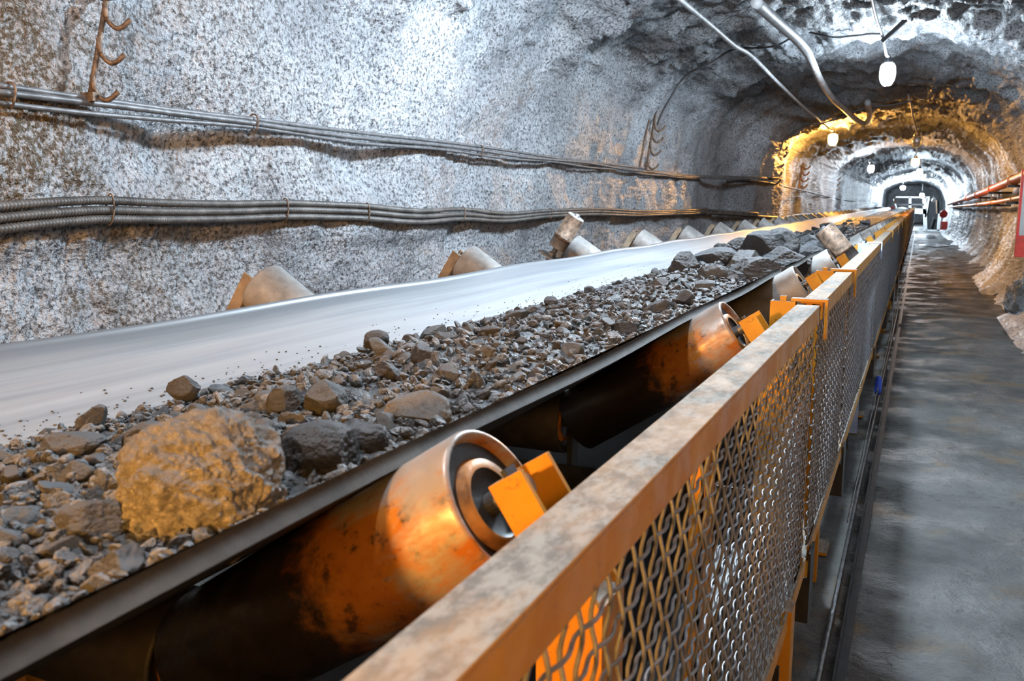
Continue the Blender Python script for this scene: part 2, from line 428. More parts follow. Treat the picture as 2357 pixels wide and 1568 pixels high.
# sampled left-wall surface for fixing things to it
_wy = np.linspace(0.5, 62, 1800); _ws = np.linspace(0, sL * 1.05, 90)
_WP = shell(_ws, _wy)
def wall_x(y, z, win=0.0):
    j = np.searchsorted(_wy, [y - win, y + win + 1e-6]); j0, j1 = max(j[0]-1, 0), min(j[1]+1, len(_wy))
    blk = _WP[:, j0:j1]; i = np.argmin(np.abs(blk[:, 0, 2] - z)); 
    return float(blk[max(i-1, 0):i+2, :, 0].max())
# floor
yy = np.concatenate([np.linspace(Y0, 1.5, 60), np.exp(np.linspace(math.log(1.5), math.log(Y1), 420))[1:]])
xx = np.concatenate([np.linspace(-2.9, -0.3, 40), np.linspace(-0.3, 1.6, 130)[1:]])
X, Y = np.meshgrid(xx, yy, indexing='ij'); P = np.stack([X, Y, np.zeros_like(X)], -1)
P[..., 2] = -1.30 + 0.010 * fbm(P * 1.3, 4, 5) + 0.004 * fbm(P * 11, 3, 6) + 0.10 * np.clip((X - 0.85) / 0.5, 0, 1) ** 2 - 0.004
struct(fast_mesh('floor', P.reshape(-1, 3), grid_faces(*X.shape, flip=True), M['floor']))
for nm, yv in (('wall_end', Y1 - 0.05), ('wall_rear', Y0 + 0.05)):
    xx = np.linspace(-3.0, 1.8, 90); zz = np.linspace(-1.5, 2.1, 70)
    X, Z = np.meshgrid(xx, zz, indexing='ij'); P = np.stack([X, np.full_like(X, yv), Z], -1)
    P[..., 1] += 0.15 * fbm(P * 1.2, 4, 8)
    struct(fast_mesh(nm, P.reshape(-1, 3), grid_faces(*X.shape), M['roof']))

# ------------------------------------------------------------------ conveyor belt
CX = -0.90; TH = math.radians(33); C35, S35 = math.cos(TH), math.sin(TH)
RR = 0.072; ZAX = -0.506; WL = 0.429
IDL_Y0, IDL_DY = 0.68, 1.16
def belt_section(n=60):
    """top surface polyline x,z from left lip to right lip"""
    zb = -0.4245
    hw = 0.185; ln = 0.335; r = 0.07
    flat = [(-hw, 0), (hw, 0)]
    pts = [(-hw - ln * C35, ln * S35), (-hw - ln * .6 * C35, ln * .6 * S35), (-hw - .10 * C35, .10 * S35 + .004), (-hw - .01, .014), (-hw + .06, 0.002), (0, 0),
           (hw - .06, .002), (hw + .01, .014), (hw + .10 * C35, .10 * S35 + .004), (hw + ln * .6 * C35, ln * .6 * S35), (hw + ln * C35, ln * S35)]
    P = spline(pts, n); P[:, 0] += CX; P[:, 1] += zb + 0.013; return P
BS = belt_section()
def belt_sag(y): return -0.006 * (0.5 - 0.5 * np.cos(2 * PI * (y - IDL_Y0) / IDL_DY))
by = np.concatenate([np.linspace(-1.5, 12, 230), np.linspace(12, 46, 200)[1:]])
top = np.stack([np.stack([np.full_like(by, x), by, z + belt_sag(by) * (0.5 + 1.2 * abs(x - CX))], -1) for x, z in BS])
tb = np.gradient(BS, axis=0); tb /= np.linalg.norm(tb, axis=1)[:, None]
bot = top.copy(); bot[..., 0] += (tb[:, 1] * 0.018)[:, None]; bot[..., 2] -= (tb[:, 0] * 0.018)[:, None]
n, m = top.shape[:2]
V = np.concatenate([top.reshape(-1, 3), bot.reshape(-1, 3)])
F1 = grid_faces(n, m, True); F2 = grid_faces(n, m) + n * m
def strip(i, flip):
    a = np.arange(m - 1) + i * m; q = np.stack([a, a + 1, a + 1 + n * m, a + n * m], -1); return q[:, ::-1] if flip else q
FF = np.concatenate([F1, F2, strip(0, True), strip(n - 1, False)])
inner = np.repeat(np.where(np.arange(n - 1) > n - 9, 2, 0), m - 1)
MI = np.concatenate([inner, np.full(len(F2), 1), np.full(m - 1, 1), np.full(m - 1, 2)])
belt = fast_mesh('conveyor_belt', V, FF, [M['belt'], M['rubber'], M['lip']], MI)
tag(belt, 'long troughed grey rubber belt carrying crushed ore along the tunnel', 'conveyor belt')
b = MB().box(CX - 0.57, CX + 0.57, -1.5, 46, -0.93, -0.918); b.build('return_strand', M['rubber'], belt)

# ------------------------------------------------------------------ ore load
def load_z(x, y):
    t = np.clip((x + 1.165) / 0.70, 0, 1)
    z = -0.350 + 0.072 * t + 0.030 * np.sin(PI * t)
    far = np.clip((y - 9.5) / 3, 0, 1)
    z = z + far * 0.035 * np.sin(PI * t) * (1 + 0.9 * np.sin(y * 0.55 + 1.0))
    hump = np.exp(-((y - 4.25) / 0.95) ** 2) * np.sin(PI * np.clip((x + 1.06) / 0.62, 0, 1)) * 0.02
    edge = np.clip((x + 1.165) / 0.10, 0, 1)
    p = np.stack([x, y, np.zeros_like(x)], -1)
    z = z + hump + edge * (0.013 * fbm(p * 6.5, 3, 31) + 0.0075 * fbm(p * 33, 3, 33)) * (0.4 + 0.6 * np.sin(PI * np.clip(t, 0.02, 0.98)))
    return np.maximum(z, np.where(x > -0.9, np.interp(x, BS[:, 0], BS[:, 1]) + 0.003, -1))
ys = np.concatenate([np.linspace(0.0, 3.0, 380), np.exp(np.linspace(math.log(3.0), math.log(45), 420))[1:]])
xs = np.linspace(-1.19, -0.470, 100)
X, Y = np.meshgrid(xs, ys, indexing='ij')
Z = load_z(X, Y); Z[0] -= 0.03
P = np.stack([X, Y, Z], -1)
V = [P.reshape(-1, 3)]
quads = grid_faces(*X.shape, flip=True)
F = [np.concatenate([quads[:, [0, 1, 2]], quads[:, [0, 2, 3]]])]
base = len(V[0])
def ico(sub):
    bm = bmesh.new(); bmesh.ops.create_icosphere(bm, subdivisions=sub, radius=1.0)
    v = np.array([q.co[:] for q in bm.verts]); f = np.array([[q.index for q in t.verts] for t in bm.faces]); bm.free(); return v, f
def rock_shape(v, seed, planes=16, aspect=(1.25, 0.95, 0.75), flat=0.62, rough=0.035):
    r = np.random.default_rng(seed)
    nrm = r.normal(size=(planes, 3)); nrm /= np.linalg.norm(nrm, axis=1)[:, None]
    d = r.uniform(flat, 1.0, planes)
    dots = v @ nrm.T
    rad = np.min(np.where(dots > 0.05, d / np.maximum(dots, 0.05), 9.0), axis=1)
    rad = np.minimum(rad, 1.15)
    out = v * rad[:, None] * np.array(aspect)
    if rough: out = out + v * (rough * (0.55 * fbm(v * 2.3 + seed, 2, seed) + 0.45 * fbm(v * 7.5 + seed, 2, seed + 5) + 0.22 * fbm(v * 22 + seed, 2, seed + 9)))[:, None]
    return out
def rand_rot(r, tilt=0.5):
    return np.array(Euler((r.normal(0, tilt), r.normal(0, tilt), r.uniform(0, 2 * PI))).to_matrix())
iv1, if1 = ico(2)
peb = [rock_shape(iv1, 100 + k, 8, ((1.2, 0.95, 0.8), (1.4, .8, .6), (1, 1, .7))[k % 3], 0.48, 0.0) for k in range(10)]
NP = 8500
u = rng.uniform(0, 1, NP)
py = np.exp(math.log(0.28) + u * (math.log(11) - math.log(0.28)))
px = -1.15 + 0.665 * rng.beta(1.1, 1.0, NP)
pr = 0.0042 * (1 - rng.uniform(0, 0.97, NP)) ** (-0.42); pr = np.minimum(pr, 0.014) * np.clip(0.8 + py * 0.06, 0.8, 1.3)
pz = load_z(px, py)
for k in range(NP):
    R = rand_rot(rng, 0.8)
    V.append(peb[k % 10] * pr[k] @ R.T + (px[k], py[k], pz[k] + 0.25 * pr[k])); F.append(if1 + base); base += len(iv1)
iv2, if2 = ico(3)
mid = [rock_shape(iv2, 300 + k, 9, ((1.2, 0.95, 0.8), (1.45, .8, .6), (1, 1, .85))[k % 3], 0.5, 0.07) for k in range(12)]
NM = 2000
my = np.exp(rng.uniform(math.log(0.30), math.log(9), NM)); mx = -1.13 + 0.615 * rng.beta(1.1, 1.0, NM)
mr = np.minimum(0.0065 * (1 - rng.uniform(0, .95, NM)) ** (-0.33), .0175) * np.clip(0.85 + my * 0.07, .85, 1.4); mz = load_z(mx, my)
for k in range(NM):
    R = rand_rot(rng, 0.7)
    V.append(mid[k % 12] * mr[k] @ R.T + (mx[k], my[k], mz[k] + 0.3 * mr[k])); F.append(if2 + base); base += len(iv2)
# crumbs scattered on the bare side of the belt
BX = BS[:, 0]; BZ = BS[:, 1]
iv0, if0 = ico(1)
NS = 1500
sy = np.exp(rng.uniform(math.log(0.3), math.log(7), NS)); sx = -1.15 - np.abs(rng.normal(0, 0.035, NS)); sx = np.maximum(sx, -1.30)
sr = rng.uniform(0.0012, 0.0030, NS)
sz = np.interp(sx, BX, BZ) + belt_sag(sy) * (0.5 + 1.2 * np.abs(sx - CX))
for k in range(NS):
    V.append(iv0 * sr[k] * (1, 1, 0.7) + (sx[k], sy[k], sz[k] + 0.4 * sr[k])); F.append(if0 + base); base += len(iv0)
ore = fast_mesh('crushed_ore', np.concatenate(V), np.concatenate(F), [M['ore_bed'], M['ore']], (np.arange(sum(len(f) for f in F)) >= len(F[0])).astype(int), smooth=False)
tag(ore, 'bed of dark grey crushed ore and grit spread along the conveyor belt', 'ore', kind='stuff')

iv4, if4 = ico(4); iv5, if5 = ico(6)
def rock_mesh(name, seed, mat, hi=False, **kw):
    v, f = (iv5, if5) if hi else (iv4, if4)
    out = rock_shape(v, seed, **kw)
    o = fast_mesh(name, out, f, mat, smooth=False); me = o.data
    bpy.data.objects.remove(o); return me
# notable boulders, each on the load: pixel of its centre, height above the lens plane, semi-axes, turn, material, label
def put_rock(name, me, x, y, z, s, rot, label, cat='rock', group=None):
    o = link(name, me); o.location = (x, y, z); o.rotation_euler = rot
    o.scale = s if isinstance(s, tuple) else (s, s, s)
    return tag(o, label, cat, group)
BIG = [   # picture x, y, lateral position X, width in picture, (length, depth, height), turn, material, seed, label
 (458,1140,-.560,305,(1,.74,.90),.30,'boulder',501,'big pale boulder glowing amber at the belt lip, the largest rock in the foreground'),
 (735,1052,-.545,135,(1,.85,.80),.5,'ore_c',502,'dark angular boulder just right of the big amber boulder, beside the belt lip'),
 (815,1020,-.560,110,(1,.8,.75),.2,'ore_c',513,'dark lump with an amber face between the dark angular boulder and the ochre oval one'),
 (962,958,-.570,128,(1,.7,.62),-.1,'boulder',503,'ochre lit oval boulder by the belt lip above the nearest roller'),
 (750,918,-.740,74,(1,.85,.85),.4,'ore_a',504,'brown faced block of ore mid load, left of the ochre oval boulder'),
 (650,925,-.790,66,(1,.8,.8),1.0,'ore_a',505,'grey block of ore just left of the brown faced block'),
 (160,1040,-.860,125,(1,.7,.6),.2,'ore_a',506,'broad grey boulder with an amber side at the far left of the load'),
 (425,895,-1.06,52,(1,.85,.9),.6,'ore_a',507,'small brown pyramid stone alone on the left edge of the load'),
 (385,1005,-.780,140,(1,.7,.42),.3,'ore_c',508,'flat dark slab of ore behind the big amber boulder'),
 (1028,803,-.830,62,(.8,.7,1.0),.9,'ore_a',509,'tall grey wedge of ore in the middle of the near load'),
 (865,785,-.990,46,(1,.8,.72),.5,'ore_a',510,'brown block on the far edge of the load, left of the tall grey wedge'),
 (1225,790,-.740,66,(1,.7,.62),.2,'ore_a',511,'grey ridge of ore on the near load, right of the tall grey wedge'),
 (1090,850,-.720,50,(1,.9,.85),.7,'ore_a',512,'rounded brown lump below the tall grey wedge'),
 (975,865,-.760,58,(1,.9,.9),1.3,'ore_a',533,'round topped grey lump between the tall wedge and the ochre oval boulder'),
 (845,945,-.690,80,(1,.6,.4),.1,'ore_a',534,'flat grey stone above the dark lump with an amber face'),
 (205,1215,-.620,115,(1,.75,.7),.8,'ore_a',514,'dark brown boulder low at the left, in front of the big amber boulder'),
 (1285,740,-.800,105,(1,.42,.22),.4,'ore_b',515,'long pale glittering slab lying flat halfway along the load'),
 (1575,618,-.850,62,(1,.85,.85),.2,'ore_a',516,'blunt grey boulder at the left front of the boulder heap'),
 (1655,602,-.760,85,(1,.8,.70),.5,'ore_a',517,'wide split grey boulder in the left half of the boulder heap'),
 (1752,575,-.650,78,(1,.85,.85),.1,'ore_c',518,'squared dark boulder crowning the boulder heap'),
 (1795,568,-.610,64,(.8,1,.9),.9,'ore_a',519,'pointed grey boulder behind the squared one on top of the boulder heap'),
 (1805,605,-.530,105,(1,.6,.5),-.5,'ore_a',520,'long sloping grey slab on the right flank of the boulder heap'),
 (1740,642,-.515,112,(1,.7,.6),.2,'ore_a',521,'large grey boulder at the foot of the heap, beside the belt lip'),
 (1710,610,-.640,70,(1,.8,.75),1.2,'ore_b',522,'pale bluish boulder in the middle of the boulder heap'),
 (1852,600,-.505,66,(1,.7,.72),.4,'ore_c',523,'dark wedge boulder at the right end of the boulder heap'),
 (1880,585,-.520,60,(1,.8,.7),.7,'ore_c',524,'dark boulder behind the wedge, left of the tall guide roller'),
 (1618,664,-.600,37,(1,.85,.8),.4,'ore_b',525,'cream coloured stone in front of the boulder heap'),
 (1575,688,-.570,34,(1,.85,.8),.9,'ore_a',526,'grey lump in front of the boulder heap, nearer than the cream stone'),
 (1518,662,-.760,46,(.8,.8,.85),1.2,'ore_b',527,'upright glittering stone at the left front of the boulder heap'),
 (1432,710,-.690,34,(1,.7,.7),.3,'ore_b',528,'small cream stone between the flat pale slab and the boulder heap'),
 (1335,705,-.900,26,(.8,.8,.8),.3,'ore_b',529,'tiny pointed pale stone above the flat pale slab'),
 (1640,636,-.640,50,(1,.8,.8),.3,'ore_b',530,'pale flecked stone low in the boulder heap, above the cream stone'),
 (1690,645,-.570,46,(1,.8,.8),.8,'ore_a',535,'knobbly grey boulder left of the large one at the foot of the heap'),
 (1700,570,-.760,46,(1,.8,.8),.8,'ore_a',536,'grey boulder showing behind the wide split one'),
 (2011,545,-.620,24,(1,.8,.8),.3,'ore_b',531,'larger lump in the amber lit stretch of load beyond the guide roller'),
 (2043,510,-.90,22,(1,.8,.8),.5,'ore_c',532,'black lump standing high on the load in the dark far stretch'),
]
BPOS = []
for (u, v, X, wpx, asp, rz, mt, seed, lb) in BIG:
    q = at_x(u, v, X); dep = -(RC.T @ q)[2]; sm = 0.66 * wpx * dep / FPX
    sc = tuple(sm * a for a in asp)
    big = wpx > 70
    me = rock_mesh('boulder' if sm > .045 else 'stone', seed, M[mt], True, planes=12 if seed != 501 else 60, aspect=(1, 1, 1), flat=0.70 if seed != 501 else 0.86, rough=0.06 if seed != 501 else 0.10)
    put_rock(me.name.split('.')[0], me, q[0], q[1], q[2], sc, (0.1, -0.12, rz), lb)
    BPOS.append((q[0], q[1], sm))
# individual lumps
VAR = [rock_mesh('ore_lump', 700 + k, M[('ore_a', 'ore_a', 'ore_c', 'ore_a', 'ore_b')[k % 5]], False, planes=int(8 + k % 5), aspect=((1.2, 1, .8), (1.45, .85, .65), (1, 1, .9))[k % 3], flat=0.52, rough=0.06) for k in range(15)]
taken = list(BPOS)
ZY = [(0.85, 'round the big amber boulder'), (1.15, 'near the dark angular boulder'), (1.5, 'above the nearest roller'), (2.0, 'round the tall grey wedge'),
      (2.7, 'beside the flat pale slab'), (3.4, 'in front of the boulder heap'), (5.4, 'against the boulder heap'), (99, 'beyond the boulder heap')]
cnt = 0; tries = 0
while cnt < 262 and tries < 9000:
    tries += 1
    far = cnt > 205
    y = math.exp(rng.uniform(math.log(0.42), math.log(3.3))) if not far else math.exp(rng.uniform(math.log(3.3), math.log(12)))
    x = rng.uniform(-1.11, -0.535)
    s = (0.0105 * (1 - rng.uniform(0, 0.96)) ** (-0.36)) * (1.0 if not far else 1.5 + 0.10 * y)
    if any((x - a) ** 2 + (y - b) ** 2 < (0.8 * c + s * 1.0) ** 2 for a, b, c in taken): continue
    taken.append((x, y, s)); cnt += 1
    lat = 'by the belt lip' if x > -0.68 else ('mid load' if x > -0.93 else 'toward the wall')
    zone = next(t for lim, t in ZY if y < lim)
    kind = 'chunky' if s > 0.017 else 'small'
    lb = f'{kind} grey ore lump {lat}, {zone}'
    gz = float(load_z(np.array([x]), np.array([y]))[0])
    put_rock('ore_lump', VAR[cnt % 15], x, y, gz + 0.28 * s, s, (rng.normal(0, .4), rng.normal(0, .4), rng.uniform(0, 6.28)), lb, 'rock', f'{kind} lumps {lat} {zone}')

# ------------------------------------------------------------------ troughing idlers
def roller_parts(parent, o, axis, shell_mat, length=0.38):
    """roller whose local z runs along its axis from o"""
    o = Vector(o); ax = Vector(axis).normalized()
    ob = MB().lathe([(0, RR - .006), (0.004, RR), (length - .004, RR), (length, RR - .002), (length, RR - .006), (length - 0.012, RR - .010)], (0,0,0), (0,0,1), 48).build('roller', shell_mat, parent, True)
    ob.rotation_mode = 'QUATERNION'; ob.rotation_quaternion = Vector((0,0,1)).rotation_difference(ax); ob.location = o
    MB().lathe([(0, RR - .006), (0.0, 0.0)], (0,0,0.001), (0,0,1), 32).build('inner_cap', M['cap'], ob, True)
    MB().lathe([(length - .012, RR - .010), (length - .012, 0.045), (length - .004, 0.043), (length - .004, 0.034)], (0,0,0), (0,0,1), 40).build('end_cap', M['cap'], ob, True)
    MB().lathe([(length - .011, RR - .0095), (length - .010, 0.050), (length - .011, 0.046)], (0,0,0), (0,0,1), 40).lathe([(length - .006, 0.035), (length - .010, 0.030), (length - .010, 0.012)], (0,0,0), (0,0,1), 32).build('bearing_seal', M['seal'], ob, True)
    MB().lathe([(-.02, 0.0), (-.02, 0.011), (length + .035, 0.011), (length + .035, 0.0)], (0,0,0), (0,0,1), 16).build('shaft', M['steel'], ob)
    return ob
def make_idler(shell_mat, label, group=None):
    r = thing('troughing_idler', (0, 0, 0), label, 'conveyor roller', group)
    roller_parts(r, (CX - 0.19, 0, ZAX), (1, 0, 0), M['under_shade'])
    for s in (1, -1):
        wl = WL if s > 0 else WL + 0.075
        g0 = 0.212 if s > 0 else 0.272
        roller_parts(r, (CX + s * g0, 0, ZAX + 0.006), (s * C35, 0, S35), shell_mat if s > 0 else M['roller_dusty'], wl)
        e = np.array([CX + s * (g0 + (wl + .018) * C35), 0, ZAX + 0.006 + (wl + .018) * S35])
        ax = np.array([s * C35, 0, S35]); dn = np.array([s * S35, 0, -C35])     # along the axis, and square to it downwards
        b = MB()
        L = 0.135; up = 0.016
        mid = e + dn * (L / 2 - up)
        b.xbox(mid, ax * 0.003, (0, 0.029, 0), dn * L / 2)                      # web
        for q in (-1, 1): b.xbox(mid + ax * 0.016 + np.array([0, q * 0.029, 0]), ax * 0.018, (0, 0.003, 0), dn * L / 2)
        b.xbox(e + ax * 0.0055 , ax * 0.0025, (0, 0.010, 0), dn * 0.022, 1)     # slot that holds the shaft
        b.build('bracket', [M['yellow' if s > 0 else 'bracket_dusty'], M['dark_steel']], r)
        foot = e + dn * (L - up)
        b = MB().box(foot[0] - 0.03, foot[0] + 0.03, -0.03, 0.03, -0.66, foot[2] + 0.02)
        b.build('bracket_foot', M['yellow'], r)
    MB().box(CX - 0.74, CX + 0.62, -0.03, 0.03, -0.69, -0.655).box(CX - 0.74, CX + 0.62, -0.03, -0.024, -0.655, -0.60).build('cross_beam', M['dark_steel'], r)
    for s in (-1, 1): MB().box(CX + s * .202 - .006, CX + s * .202 + .006, -0.02, 0.02, -0.66, ZAX + .03).build('inner_stand', M['dark_steel'], r)  # inner stands black too, for the shade under the belt
    return r
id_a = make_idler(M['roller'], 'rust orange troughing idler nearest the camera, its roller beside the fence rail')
id_a.location = (0, IDL_Y0, 0)
id_b = None
for k in range(1, 38):
    y = IDL_Y0 + k * IDL_DY
    if k == 1: o = copy_tree(id_a)
    elif id_b is None: o = id_b = make_idler(M['roller_dusty'], 'dusty troughing idler')
    else: o = copy_tree(id_b)
    if k == 1: lb = 'second troughing idler from the camera, orange roller with worn grey patches'
    elif k < 5: lb = f'{ORD[k]} troughing idler from the camera, its near roller below the belt lip'
    else: lb = f'{ORD[k]} troughing idler from the camera, dusty grey rollers' if k < 12 else 'dusty troughing idler far along the belt, among the bunched distant rollers'
    o.location = (0, y, 0); o['label'] = lb; o['group'] = 'troughing idlers under the belt'
# the first stations carry rollers with a worn, dust greyed shell on the wall side
# ------------------------------------------------------------------ guide rollers
def guide_roller(base, axis, length, r, label, bands, ext=.09):
    t = thing('guide_roller', tuple(base), label, 'guide roller')
    ax = Vector(axis).normalized(); q = Vector((0,0,1)).rotation_difference(ax)
    b = MB().lathe([(0.02, 0), (0.02, r - .004), (0.024, r), (length * .34, r), (length * .34, r * 1.015), (length * .42, r * 1.015), (length * .42, r), (length - .004, r), (length, r - .004), (length, r * .45), (length - .01, 0)], (0,0,0), (0,0,1), 40, 0,
                   [0,0,0,0,1,1,1,0,0,0])
    o = b.build('roller', bands, t, True); o.rotation_mode = 'QUATERNION'; o.rotation_quaternion = q
    s = MB().lathe([(-ext, 0), (-ext, .013), (length + .012, .013), (length + .012, 0)], (0,0,0), (0,0,1), 16).build('spindle', M['steel'], t, True); s.rotation_mode = 'QUATERNION'; s.rotation_quaternion = q
    p = MB().box(-.05, .05, -.06, .06, -.034, -.026).lathe([(-.026,.022),(-.012,.022),(-.012,.013)], (0,0,0),(0,0,1), 6).build('base_plate', M['steel'], t); p.rotation_mode = 'QUATERNION'; p.rotation_quaternion = q
    MB().box(-.02, .02, -.02, .02, -1.30 - base[2], -.03).build('support_post', M['dark_steel'], t)
    return t
bl = at_x(1276, 578, -1.56)
guide_roller(bl, (S35, 0.06, C35), 0.195, 0.043, 'grey upright guide roller leaning over the far edge of the belt by the wall', [M['roller_dusty'], M['rust']])
br = np.array([-.285, 4.84, -.325])
guide_roller(br, (-.66, 0.04, .75), 0.25, 0.056, 'dark upright guide roller leaning over the near belt lip beyond the boulder heap', [M['slab'], M['rust']], .036)

# ------------------------------------------------------------------ conveyor frame
fr = thing('conveyor_support', (0, 0, -1.30), 'yellow and black steel frame carrying the conveyor above the floor', 'conveyor frame')
def local(b, name, mats): o = b.build(name, mats, fr); o.location = (0, 0, 1.30); return o
for s in (-1, 1):
    x = CX + s * 0.60
    local(MB().box(x - .004, x + .004, -1.5, 46, -0.80, -0.69).box(x - .03, x + .03, -1.5, 46, -0.695, -0.69).box(x - .03, x + .03, -1.5, 46, -0.80, -0.795), 'stringer', M['dark_steel'])
for y in [1.02 + 2.32 * k for k in range(19)]:
    for s in (-1, 1):
        x = CX + s * 0.60
        local(MB().box(x - .028, x + .028, y - .028, y + .028, -1.30, -0.69).box(x - .07, x + .07, y - .07, y + .07, -1.30, -1.288), 'leg', M['yellow'])
    x = CX + .60
    c = np.array([x, y + .17, -0.92]); d = np.array([0, .17, .22])
    local(MB().xbox(c, (0.004, 0, 0), np.array([0, .02, -.015]), d), 'brace', M['yellow'])

# ------------------------------------------------------------------ safety fence
XO, XI = -0.183, -0.232       # outer and inner edge of the top rail
ZT, ZB = -0.222, -0.815
PITCH, WR, AMP = 0.031, 0.0019, 0.0026
def wire_mesh(L, hi):
    b = MB(); zt, zb = ZT - 0.012, ZB + 0.004; x0 = XO - 0.011
    nz = int((zt - zb) / PITCH); ny = int(L / PITCH)
    for k in range(1, nz + 1):
        z = zt - k * PITCH
        if hi:
            y = np.arange(0.004, L - .004, PITCH / 4); jit = 0.0012 * np.sin(y * 7 + k)
            b.tube(np.stack([x0 + AMP * np.cos(PI * y / PITCH + PI * k), y, z + jit], -1), WR, 6, caps=False)
        else: b.tube(np.array([(x0, 0.004, z), (x0, L / 2, z), (x0, L - .004, z)]), WR, 4, caps=False)
    for j in range(1, ny + 1):
        y = j * PITCH
        if hi:
            z = np.arange(zb, zt, PITCH / 4)
            b.tube(np.stack([x0 - AMP * np.cos(PI * y / PITCH + PI * (zt - z) / PITCH), y + 0.0012 * np.sin(z * 9 + j), z], -1), WR, 6, caps=False)
        else: b.tube(np.array([(x0, y, zb), (x0, y, (zb + zt) / 2), (x0, y, zt)]), WR, 4, caps=False)
    return b
def make_panel(L, mids, hi, label, group):
    t = thing('mesh_fence', (0, 0, 0), label, 'fence', group)
    b = MB().box(XI, XO, 0, L, ZT - .005, ZT).box(XO - .005, XO, 0, L, ZT - .040, ZT - .005)
    b.build('top_rail', M['yellow'], t, bevel=0.0012)
    b = MB().box(XO - .005, XO, 0, L, ZB - .022, ZB + .014).box(XI, XO - .005, 0, L, ZB - .022, ZB - .017)
    b.build('bottom_rail', M['yellow'], t)
    for y in [0.0, L - .03] + mids:
        b = MB().box(XO - .036, XO - .014 - .005, y, y + .005, ZB - .017, ZT - .005).box(XO - .024, XO - .0195, y, y + .028, ZB - .017, ZT - .005)
        if y > 0 and y < L - .05: b.box(XO - .024, XO - .0195, y + .036, y + .058, ZB - .017, ZT - .005)
        b.build('upright', M['yellow'], t)
    wire_mesh(L, hi).build('wire_mesh', M['wire'], t, hi)
    return t
def make_post(label, group, mat='yellow'):
    t = thing('hook_post', (0, 0, 0), label, 'post', group)
    MB().box(-.296, -.241, -.003, .003, -1.30, -.222).box(-.296, -.291, .003, .035, -1.30, -.222).box(-.246, -.241, .003, .035, -1.30, -.222).build('upright', M[mat], t)
    MB().box(-.252, -.172, .004, .034, -.2215, -.2155).box(-.178, -.172, .004, .034, -.305, -.2215).build('hook_strap', M[mat], t)
    MB().box(-.276, -.262, .006, .020, -.222, -.211).build('stop_lug', M[mat], t)
    MB().box(-.180, -.174, -.035, .05, -.97, -.80).box(-.24, -.180, -.035, -.029, -.97, -.86).build('lower_bracket', M['dark_steel'], t)
    return t
PANELS = [(-0.06, 2.05, [1.02]), (2.06, 0.93, [0.22]), (3.04, 2.12, [1.02]), (5.22, 2.08, [1.0])]
joints = [2.045, 3.02, 5.18]
y = 7.34
while y < 42: PANELS.append((y, 2.08, [1.0])); joints.append(y - 0.03); y += 2.12
far_proto = None
for k, (y, L, mids) in enumerate(PANELS):
    if k == 0: lb = 'nearest mesh fence panel, its worn yellow rail sweeping through the foreground'
    elif k < 6: lb = f'{ORD[k]} wire mesh fence panel from the camera'
    else: lb = 'wire mesh fence panel in the dark far run of the fence'
    if k < 4: o = make_panel(L, mids, True, lb, 'mesh fence panels along the conveyor')
    elif far_proto is None: o = far_proto = make_panel(L, mids, False, lb, 'mesh fence panels along the conveyor')
    else: o = copy_tree(far_proto)
    o.location = (0, y, 0); o['label'] = lb
p0 = None
for k, y in enumerate(joints):
    lb = (f'{ORD[k]} yellow fence post from the camera, hooked over the rail' if k != 2 else 'pale blue dusty fence post with a hook over the rail') if k < 6 else 'fence post in the dark far run of the fence'
    if k == 2: o = make_post(lb, 'fence posts', 'pale_blue')
    elif p0 is None: o = p0 = make_post(lb, 'fence posts')
    else: o = copy_tree(p0)
    o.location = (0, y, 0); o['label'] = lb; o['group'] = 'fence posts hooked over the rail'
# a foot of the fence below the bottom rail, with its latch
t = thing('fence_stand', (0, 1.72, -1.30), 'yellow fence leg standing below the nearest mesh panel', 'post')
o = MB().box(-.226, -.176, -.028, .028, 0, .50).build('channel', M['yellow'], t)
MB().box(-.236, -.190, -.075, -.063, .39, .402).box(-.202, -.190, -.075, -.063, .33, .39).box(-.236, -.19, -.075, -.063, .318, .33).box(-.21, -.2, -.063, -.02, .39, .402).build('latch', M['seal'], t)

# kerb steel and loose rods along the walkway
tag(MB().box(-.130, -.124, 0.8, 44, -1.30, -1.262).box(-.124, -.100, 0.8, 44, -1.30, -1.293).build('kerb_angle', M['dark_steel']), 'dark steel angle strip fixed to the floor beside the walkway', 'strip')
tag(MB().tube([(-.165, 1.2, -1.285), (-.168, 4, -1.285), (-.160, 9, -1.285), (-.165, 20, -1.285)], .008, 8).build('steel_rod', M['steel'], None, True), 'thin steel rod lying on the floor under the fence', 'rod')
# pull cord with blue handle on the walkway side of the fence
t = thing('pull_cord', (-.150, 4.6, -0.9), 'thin emergency pull cord with a blue handle below the fence', 'cord')
MB().tube(spline([(0, -1.6, -.16), (0, 0.2, -.14), (0, 2.0, -.17), (0, 6.0, -.14)], 24), .003, 6).build('cord', M['steel'], t, True)
MB().lathe([(-.05, 0), (-.05, .012), (-.03, .02), (.05, .018), (.06, .006), (.06, 0)], (0, .75, -.15), (0, .1, 1), 16).build('handle', M['blue'], t, True)
a = np.linspace(0, 2 * PI, 20)
MB().tube(np.stack([0 * a + 0.003, .55 + .022 * np.cos(a), -.16 + .022 * np.sin(a)], -1), .004, 6).build('ring', M['dark_steel'], t, True)
# grey tags hanging at the fence foot
for k, (y, lb) in enumerate(((7.9, 'nearer grey plate hung at the fence foot'), (9.6, 'farther grey plate hung at the fence foot'))):
    tag(MB().box(-.150, -.146, y, y + .18, -1.02, -.62).build('hanging_tag', M['grey_plate']), lb, 'plate', 'grey plates on the fence')

